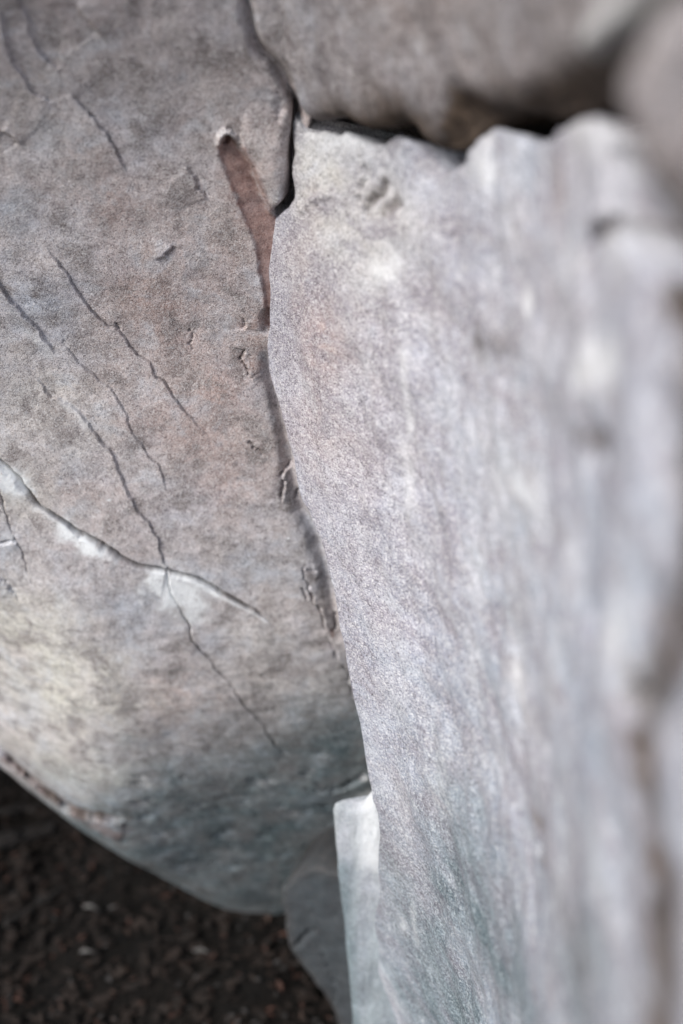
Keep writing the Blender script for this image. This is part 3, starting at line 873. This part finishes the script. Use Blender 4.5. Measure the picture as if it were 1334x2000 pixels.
        B(rb([(px, py)])[0], r * 0.00055 * dep * 1.25, am, ky, (1.6, st), ragged=0.9, seed=px + 3)
    f.c['chalk'] *= 0.50
    for px, py, r, am, ky in ((600, 500, .08, .40, 'pink'), (620, 800, .09, .35, 'pink'), (690, 1150, .09, .28, 'pink'), (640, 330, .05, .3, 'cream'), (740, 420, .06, .35, 'cream'), (760, 800, .07, .2, 'pink'), (660, 450, .07, .35, 'cream'), (640, 690, .05, .35, 'pink'), (650, 670, .02, .4, 'pink'), (1000, 1000, .10, .15, 'cream'),
                              (1090, 360, .02, .4, 'pink'), (830, 1800, .16, .50, 'teal'), (1000, 1930, .14, .65, 'teal'), (900, 1640, .10, .3, 'teal'), (1150, 1960, .09, .55, 'teal'), (780, 1930, .08, .55, 'teal'), (900, 2000, .10, .5, 'teal'), (580, 300, .04, .4, 'cream')):
        B(rb([(px, py)])[0], r, am, ky, ragged=0.9, seed=px)  # teal also paints the light's fall-off toward the wall's bottom


T_right = None
fa = grid_axis(rb_outline[:, 0].min() - .01, rb_outline[:, 0].max() + .01, rb_outline[:, 0].min() - .004, rb([(1350, 1000)])[0, 0], 0.0019, 0.02)
fb = grid_axis(-1.35, rb_outline[:, 1].max() + .01, rb([(760, 2060)])[0, 1], rb_outline[:, 1].max() + .004, 0.0019, 0.02)
print('right grid', len(fa), len(fb))
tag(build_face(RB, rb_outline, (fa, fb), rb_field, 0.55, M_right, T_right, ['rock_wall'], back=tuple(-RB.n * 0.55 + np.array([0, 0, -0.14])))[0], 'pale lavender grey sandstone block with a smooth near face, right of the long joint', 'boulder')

# ------------------------------------------------------------------ the roof block above the scalloped crack
RF = Frame(on_wall(620, 246) + RB.n * 0.020, RB.n + np.array([0, 0, -0.22]))
RA0 = RF.hit(760, 240)[0]


def roof_bulk(a, b):
    q = np.clip(a - RA0, 0, 2)
    return 0.9 * np.minimum(q, 0.34) ** 2 + 0.612 * np.clip(q - 0.34, 0, 2)


def rf(pts): return RF.line(pts, roof_bulk)


roof_px = [(470, -420), (478, -120), (484, 0), (490, 40), (500, 80), (511, 100), (540, 119), (557, 144), (565, 172), (574, 198), (581, 213), (593, 233), (612, 243),
           (637, 236), (666, 234), (685, 249), (710, 259), (741, 259), (763, 245), (782, 242), (804, 256), (826, 281), (845, 299), (870, 308), (886, 304),
           (896, 296), (932, 260), (956, 238), (980, 238), (1000, 248), (1032, 256), (1072, 250), (1104, 234), (1140, 221), (1198, 216), (1222, 180), (1246, 108),
           (1284, 48), (1322, 0), (1400, -140), (1500, -420)]
roof_outline = rf(roof_px)
hollow_px = [(876, 172), (912, 176), (968, 204), (1008, 192), (1060, 160), (1140, 112), (1200, 72), (1280, 0), (1320, -40), (1420, -40), (1300, 90), (1230, 280), (1000, 300), (880, 330), (850, 290), (862, 220)]
hollow = rf(hollow_px)


def roof_field(f, sd):
    x, y = f.x, f.y
    f.h += roof_bulk(x, y)
    R = 0.013
    tq = np.clip(1 - sd / R, 0, 0.985)
    f.h -= R * (1 - np.sqrt(1 - tq * tq))
    f.h += 0.004 * fbm(x, y, 5, 3, 211) + 0.0025 * fbm(x, y, 18, 3, 221) + 0.0010 * fbm(x, y, 60, 4, 231, .6)
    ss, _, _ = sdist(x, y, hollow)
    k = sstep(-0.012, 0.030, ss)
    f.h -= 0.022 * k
    f.c['stain_shade'] = np.maximum(f.c['stain_shade'], 1.0 * sstep(-0.014, 0.008, ss + 0.004 * fbm(x, y, 60, 3, 5)))  # brown stain of the hollow, with its shade painted in
    # rusty water mark that follows the lower lip
    lip = rf(roof_px[4:33]); d, _, t, _, _ = dist_polyline(x, y, lip)
    wv = 0.027 + 0.012 * fbm(x, y, 20, 3, 9)
    f.c['stain_shade'] = np.maximum(f.c['stain_shade'], 1.0 * np.exp(-np.clip(d / np.maximum(wv, .004), 0, 9) ** 2) * sstep(0.12, 0.3, t))
    f.c['stain_shade'] = np.clip(f.c['stain_shade'], 0, 0.97)
    ridge = rf([(1150, 84), (1190, 48), (1240, 5), (1300, -50)])
    d, _, _, _, _ = dist_polyline(x, y, ridge)
    f.h += 0.007 * np.exp(-(d / 0.006) ** 2)
    f.c['stain_shade'] *= 1 - 0.9 * np.exp(-(d / 0.007) ** 2)
    f.c['chalk'] = np.maximum(f.c['chalk'], 0.6 * np.exp(-(d / 0.007) ** 2))


T_roof = None
ga = grid_axis(roof_outline[:, 0].min() - .01, roof_outline[:, 0].max() + .01, roof_outline[:, 0].min() - .004, rf([(1330, 50)])[0, 0], 0.0020, 0.02)
gb = grid_axis(roof_outline[:, 1].min() - .01, roof_outline[:, 1].max() + .01, roof_outline[:, 1].min() - .004, rf([(600, -30)])[0, 1], 0.0020, 0.02)
print('roof grid', len(ga), len(gb))
tag(build_face(RF, roof_outline, (ga, gb), roof_field, 0.6, M_roof, T_roof, ['overhang_block'], back=tuple(-RB.n * 0.6 + np.array([0, 0, 0.02])))[0], 'darker grey sandstone block with a scalloped brown lower lip, overhanging the pale wall', 'boulder')

# ------------------------------------------------------------------ rounded block at the top right corner
FR = Frame(at(1290, 250, on_wall(1290, 250).dot(FWD) - CAM.dot(FWD) - 0.085), (-0.15, -0.98, -0.06))


def fr(pts): return FR.line(pts)


corner_px = [(1420, -160), (1330, -10), (1290, 40), (1254, 100), (1222, 165), (1214, 195), (1222, 235), (1232, 280), (1248, 332), (1272, 378), (1298, 414),
             (1340, 476), (1400, 560), (1500, 680), (1800, 680), (1800, -160)]
corner_outline = fr([(px + 6, py - 8) for px, py in corner_px])


def corner_field(f, sd):
    x, y = f.x, f.y
    R = 0.014
    tq = np.clip(1 - sd / R, 0, 0.985)
    f.h -= R * (1 - np.sqrt(1 - tq * tq))
    f.h += 0.004 * fbm(x, y, 7, 3, 311) + 0.002 * fbm(x, y, 24, 3, 321) + 0.0008 * fbm(x, y, 70, 3, 331)
    pl = fr([(1300, 400), (1345, 450)]); d, _, _, _, _ = dist_polyline(x, y, pl)
    f.c['stain_shade'] = 0.4 * np.exp(-(d / 0.012) ** 2)


T_corner = None
ca_ = grid_axis(corner_outline[:, 0].min() - .004, corner_outline[:, 0].max(), corner_outline[:, 0].min() - .004, corner_outline[:, 0].max(), 0.0025, 0.02)
cb_ = grid_axis(corner_outline[:, 1].min() - .004, corner_outline[:, 1].max(), corner_outline[:, 1].min() - .004, corner_outline[:, 1].max(), 0.0025, 0.02)
tag(build_face(FR, corner_outline, (ca_, cb_), corner_field, 0.4, M_roof, T_corner, ['corner_block'], back=(0.38, 0.15, 0))[0], 'rounded grey sandstone block in the top right corner, beside the brown hollow', 'boulder')

# ------------------------------------------------------------------ pale shelf under the joint
SH = Frame(at(700, 1700, 1.42), (-0.30, -1.0, 0.05))
shelf_px = [(655, 1590), (660, 1577), (672, 1572), (690, 1576), (703, 1577), (716, 1572), (728, 1558), (740, 1540), (800, 1530), (800, 2500), (720, 2500), (694, 2000), (690, 1950),
            (680, 1850), (670, 1760), (664, 1680), (658, 1620)]
shelf_outline = roughen(SH.line([(px - 9, py) for px, py in shelf_px]), np.random.default_rng(21), 0.010)


def shelf_field(f, sd):
    x, y = f.x, f.y
    R = 0.012
    tq = np.clip(1 - sd / R, 0, 0.985)
    f.h -= R * (1 - np.sqrt(1 - tq * tq))
    f.h += 0.004 * fbm(x * 2.5, y, 6, 3, 411) + 0.0012 * fbm(x * 2, y * .5, 40, 4, 421)
    pl = SH.line([(725, 1570), (722, 1640), (728, 1680)]); d, _, _, _, _ = dist_polyline(x, y, pl)
    f.c['chalk'] = np.clip(0.5 * np.exp(-(d / 0.016) ** 2), 0, 1)
    pl = SH.line([(664, 1700), (690, 2000)]); d, _, _, _, _ = dist_polyline(x, y, pl)
    f.c['teal'] = np.clip(0.7 * np.exp(-(d / 0.020) ** 2), 0, 1)
    f.c['teal'] = np.maximum(f.c['teal'], 0.45 * sstep(SH.hit(700, 1640)[1], SH.hit(700, 1980)[1], y))


T_shelf = None
sa = grid_axis(shelf_outline[:, 0].min() - .004, shelf_outline[:, 0].max() + .004, shelf_outline[:, 0].min() - .004, shelf_outline[:, 0].max() + .004, 0.0018, 0.02)
sb = grid_axis(shelf_outline[:, 1].min() - .01, shelf_outline[:, 1].max() + .01, SH.hit(700, 2050)[1], shelf_outline[:, 1].max() + .004, 0.0018, 0.02)
tag(build_face(SH, shelf_outline, (sa, sb), shelf_field, 0.35, M_shelf, T_shelf, ['rock_ledge'], back=(0.35, 0.10, 0))[0], 'small pale upright rock ledge with a notched top, left of the pale wall', 'rock')

# ------------------------------------------------------------------ dark foot stone below
BS = Frame(at(640, 1900, 1.72), (-0.25, -1.0, -0.05))
foot_px = [(548, 1740), (556, 1795), (560, 1830), (568, 1862), (590, 1893), (610, 1918), (628, 1940), (648, 1975), (660, 2010), (680, 2120), (820, 2120), (820, 1700), (600, 1700)]
foot_outline = roughen(BS.line(foot_px), np.random.default_rng(22), 0.03)


def foot_field(f, sd):
    x, y = f.x, f.y
    R = 0.006
    tq = np.clip(1 - sd / R, 0, 0.985)
    f.h -= R * (1 - np.sqrt(1 - tq * tq))
    f.h += 0.004 * fbm(x, y, 7, 2, 511) + 0.0015 * fbm(x, y, 40, 4, 521)
    f.crack(BS.line([(570, 1852), (590, 1835), (610, 1820), (622, 1812)]), 0.004, 0.010, seed=501)
    f.crack(BS.line([(625, 1850), (640, 1880), (653, 1915), (657, 1950), (658, 1990)]), 0.0022, 0.006, step=0.003, reach=.02, seed=502)
    f.c['stain_shade'] = 0.25 * np.exp(-(np.maximum(sd, 0) / 0.01) ** 2)


T_foot = None
xa = grid_axis(foot_outline[:, 0].min() - .004, foot_outline[:, 0].max() + .004, foot_outline[:, 0].min() - .004, foot_outline[:, 0].max() + .004, 0.0025, 0.02)
xb = grid_axis(foot_outline[:, 1].min() - .004, foot_outline[:, 1].max() + .004, foot_outline[:, 1].min() - .004, foot_outline[:, 1].max() + .004, 0.0025, 0.02)
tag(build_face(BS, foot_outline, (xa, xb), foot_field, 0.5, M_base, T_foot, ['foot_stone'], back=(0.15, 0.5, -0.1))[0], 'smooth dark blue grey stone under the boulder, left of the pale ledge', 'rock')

# ------------------------------------------------------------------ ground, litter, leaves, sticks
t = NT('forest_soil')
c = t.mix(t.ramp(t.noise(9, 5, 0.6), 0.35, 0.65), (0.011, 0.0095, 0.0085), (0.0085, 0.0082, 0.0078))
c = t.mix(t.ramp(t.noise(90, 6, 0.7), 0.5, 0.72), c, (0.023, 0.018, 0.015))
t.l(c, t.b.inputs['Base Color']); t.b.inputs['Roughness'].default_value = 0.95; t.b.inputs['Specular IOR Level'].default_value = 0.1
b = t.n('ShaderNodeBump'); b.inputs['Distance'].default_value = 0.01; t.l(t.noise(60, 8, 0.7), b.inputs['Height']); t.l(b.outputs[0], t.b.inputs['Normal'])
M_soil = t.m


def ground_z(x, y):
    k = np.exp(-((x / 4.0) ** 2 + ((y - 2) / 4.0) ** 2))
    return (0.03 * fbm(x, y, 1.3, 3, 601) + 0.012 * fbm(x, y, 6, 3, 611)) * k


gx = grid_axis(-80, 80, -1.4, 0.7, 0.012, 4.0); gy = grid_axis(-60, 120, 1.0, 3.2, 0.012, 4.0)
GX, GY = np.meshgrid(gx, gy); X = GX.ravel(); Y = GY.ravel()
n1 = len(gx); i0 = (np.arange(len(gy) - 1)[:, None] * n1 + np.arange(n1 - 1)[None]).ravel()
q = np.stack([i0, i0 + 1, i0 + n1 + 1, i0 + n1], 1)
gz = ground_z(X, Y) + np.where((X > -1.4) & (X < .7) & (Y > 1) & (Y < 3.2), 0.004 * fbm(X, Y, 30, 3, 621), 0)
ground = mesh_from('ground', np.stack([X, Y, gz], 1), q.ravel(), np.full(len(q), 4), M_soil)
ground['kind'] = 'structure'

M_leaf = [simple('dry_leaf_brown', (0.026, 0.0165, 0.013), (0.050, 0.033, 0.026), 60),
          simple('dry_leaf_rust', (0.030, 0.0150, 0.0115), (0.054, 0.029, 0.022), 60),
          simple('dry_leaf_grey', (0.026, 0.024, 0.0235), (0.050, 0.046, 0.044), 60)]
M_pale = simple('pale_leaf', (0.075, 0.072, 0.07), (0.115, 0.11, 0.105), 60)
M_litter = simple('litter', (0.012, 0.0095, 0.0080), (0.030, 0.021, 0.017), 35)
M_stick = simple('dead_wood', (0.012, 0.010, 0.009), (0.028, 0.024, 0.022), 50, bump=0.8)


def leaf_mesh(name, L, W, seed, mat):
    rng = np.random.default_rng(seed)
    n = 6; vs = []; fs = []
    bend = rng.uniform(-1.5, 1.5); cup = rng.uniform(0.2, 0.9); tw = rng.uniform(-0.8, 0.8)
    for i in range(n + 1):
        s = i / n; w = W * (math.sin(math.pi * s) ** 0.75 * (1 - 0.35 * s) + 0.03)
        z = 0.25 * L * math.sin(s * math.pi) * bend * 0.3
        for j in (-1, 0, 1):
            yy = j * w * 0.5 * rng.uniform(0.85, 1.15); zz = z + abs(j) * w * cup * 0.5 + j * w * tw * (s - .5)
            vs.append(((s - .5) * L, yy, zz))
    for i in range(n):
        for j in range(2):
            a = i * 3 + j; fs.append((a, a + 1, a + 4, a + 3))
    k = len(vs)                                            # underside: a thin second skin
    vs = vs + [(x, y, z - 0.0006) for x, y, z in vs]
    fs = fs + [tuple(k + v for v in f[::-1]) for f in fs]
    me = bpy.data.meshes.new(name); me.from_pydata(vs, [], fs); me.materials.append(mat)
    me.polygons.foreach_set('use_smooth', [True] * len(fs))
    return me


rng = np.random.default_rng(12)
kinds = []
for k in range(9):
    kinds.append((leaf_mesh('dead_leaf', rng.uniform(.011, .021), rng.uniform(.005, .010), 40 + k, M_leaf[k % 3]), k % 3))
hue = ['brown', 'rust red', 'grey']


def ground_hit(px, py):
    r = ray(px, py); tt = (0.0 - CAM[2]) / r[2]
    return CAM + r * tt


def under_line(px, py):
    xs = [p[0] for p in slab_bottom_px]; ys = [p[1] for p in slab_bottom_px]
    return py > np.interp(px, xs, ys) - 15 and px < np.interp(py, [1780, 1860, 1900, 1950, 2040], [565, 575, 600, 640, 680])


count = 0; proto = {}
while count < 300:
    px, py = rng.uniform(-40, 690), rng.uniform(1480, 2040)
    if not under_line(px, py): continue
    bare = math.exp(-((px - 260) / 150) ** 2 - ((py - 1870) / 60) ** 2)
    if rng.random() < 0.85 * bare: continue
    p = ground_hit(px, py)
    me, hk = kinds[rng.integers(0, 9)]
    o = bpy.data.objects.new('dead_leaf', me); col.objects.link(o)
    z = float(ground_z(np.array([p[0]]), np.array([p[1]]))[0])
    o.location = (p[0], p[1], z + 0.008)
    o.rotation_euler = (rng.uniform(-.28, .28), rng.uniform(-.28, .28), rng.uniform(0, 6.28))
    s_ = rng.uniform(0.7, 1.25); o.scale = (s_, s_, s_)
    o['category'] = 'leaf'; o['group'] = hue[hk] + ' dead leaves on the ground under the boulder'
    o['label'] = 'curled ' + hue[hk] + ' dead leaf lying on the dark litter'
    count += 1
pale_me = leaf_mesh('pale_leaf', .030, .011, 77, M_pale)
for k, (px, py, lab) in enumerate([(178, 1785, 'pale grey leaf on dark soil, alone below the boulder'), (172, 1876, 'pale narrow leaf flat on the bare dark soil, lower middle of the ground'),
                                   (222, 1783, 'small pale leaf on the litter, just right of a larger pale one'), (396, 1882, 'thin pale leaf lying level, halfway to the dark stone')]):
    p = ground_hit(px, py); o = bpy.data.objects.new('pale_leaf', pale_me); col.objects.link(o)
    o.location = (p[0], p[1], 0.016 + float(ground_z(p[:1], p[1:2])[0])); o.rotation_euler = (0, 0, rng.uniform(-.4, .6)); s_ = (1.0, .9, .55, 1.1)[k]; o.scale = (s_, s_ * .8, s_)
    o['label'] = lab; o['category'] = 'leaf'; o['group'] = 'pale leaves on the ground'

# crumbled litter nobody could count
vs = []; fs = []
for k in range(9000):
    x = rng.uniform(-1.35, 0.55); y = rng.uniform(1.05, 3.1)
    z = float(0.0)
    L = rng.uniform(.004, .016); W = L * rng.uniform(.2, .7); a = rng.uniform(0, 6.28); ti = rng.uniform(-.3, .3); ti2 = rng.uniform(-.3, .3)
    u = np.array([math.cos(a), math.sin(a), ti]) * L; v = np.array([-math.sin(a), math.cos(a), ti2]) * W
    c0 = np.array([x, y, 0.006 + rng.uniform(0, .006)])
    b0 = len(vs)
    vs += [c0 - u - v, c0 + u - v * .4, c0 + u * .8 + v, c0 - u * .7 + v * .8, c0 - np.array([0, 0, .003])]
    fs += [(b0, b0 + 1, b0 + 2, b0 + 3), (b0 + 1, b0, b0 + 4), (b0 + 3, b0 + 2, b0 + 4)]
vs = np.array(vs); vs[:, 2] += np.repeat(ground_z(vs[4::5, 0], vs[4::5, 1]), 5)
me = bpy.data.meshes.new('leaf_litter'); me.from_pydata(vs.tolist(), [], fs); me.materials.append(M_litter)
o = bpy.data.objects.new('leaf_litter', me); col.objects.link(o); o['kind'] = 'stuff'
o['label'] = 'dark crumbled leaf litter over the soil'; o['category'] = 'leaf litter'


def stick(name, pts, r0, r1, label, seed):
    rng = np.random.default_rng(seed)
    P = [ground_hit(*p) for p in pts]
    P = np.array([np.array([p[0], p[1], float(ground_z(p[:1], p[1:2])[0])]) for p in P])
    t = np.linspace(0, len(P) - 1, 22); C = np.stack([np.interp(t, range(len(P)), P[:, k]) for k in range(3)], 1)
    C[:, :2] += rng.normal(0, .0015, (22, 2)); vs = []; fs = []
    for i in range(22):
        d = C[min(i + 1, 21)] - C[max(i - 1, 0)]; d /= np.linalg.norm(d)
        s = np.cross(d, [0, 0, 1.]); s /= np.linalg.norm(s); w = np.cross(s, d); r = r0 + (r1 - r0) * i / 21
        for j in range(8):
            a = j * math.pi / 4; rr = r * rng.uniform(.88, 1.12)
            vs.append(C[i] + np.array([0, 0, r]) + (s * math.cos(a) + w * math.sin(a)) * rr)
    for i in range(21):
        for j in range(8):
            fs.append((i * 8 + j, i * 8 + (j + 1) % 8, i * 8 + 8 + (j + 1) % 8, i * 8 + 8 + j))
    fs.append(tuple(range(7, -1, -1))); fs.append(tuple(168 + j for j in range(8)))
    me = bpy.data.meshes.new(name); me.from_pydata([tuple(v) for v in vs], [], fs); me.materials.append(M_stick)
    me.polygons.foreach_set('use_smooth', [True] * len(fs))
    o = bpy.data.objects.new(name, me); col.objects.link(o); o['label'] = label; o['category'] = 'stick'; return o


stick('stick', [(-80, 1685), (0, 1655), (60, 1632), (110, 1612)], 0.020, 0.010, 'thick dark dead stick on the litter at the edge under the boulder', 1)
stick('stick', [(10, 1812), (60, 1780), (128, 1728)], 0.008, 0.005, 'thin dark twig below the thick stick on the litter', 2)
stick('stick', [(-20, 1600), (40, 1575), (75, 1575)], 0.010, 0.006, 'short dark twig lying in the litter above the thick stick', 3)
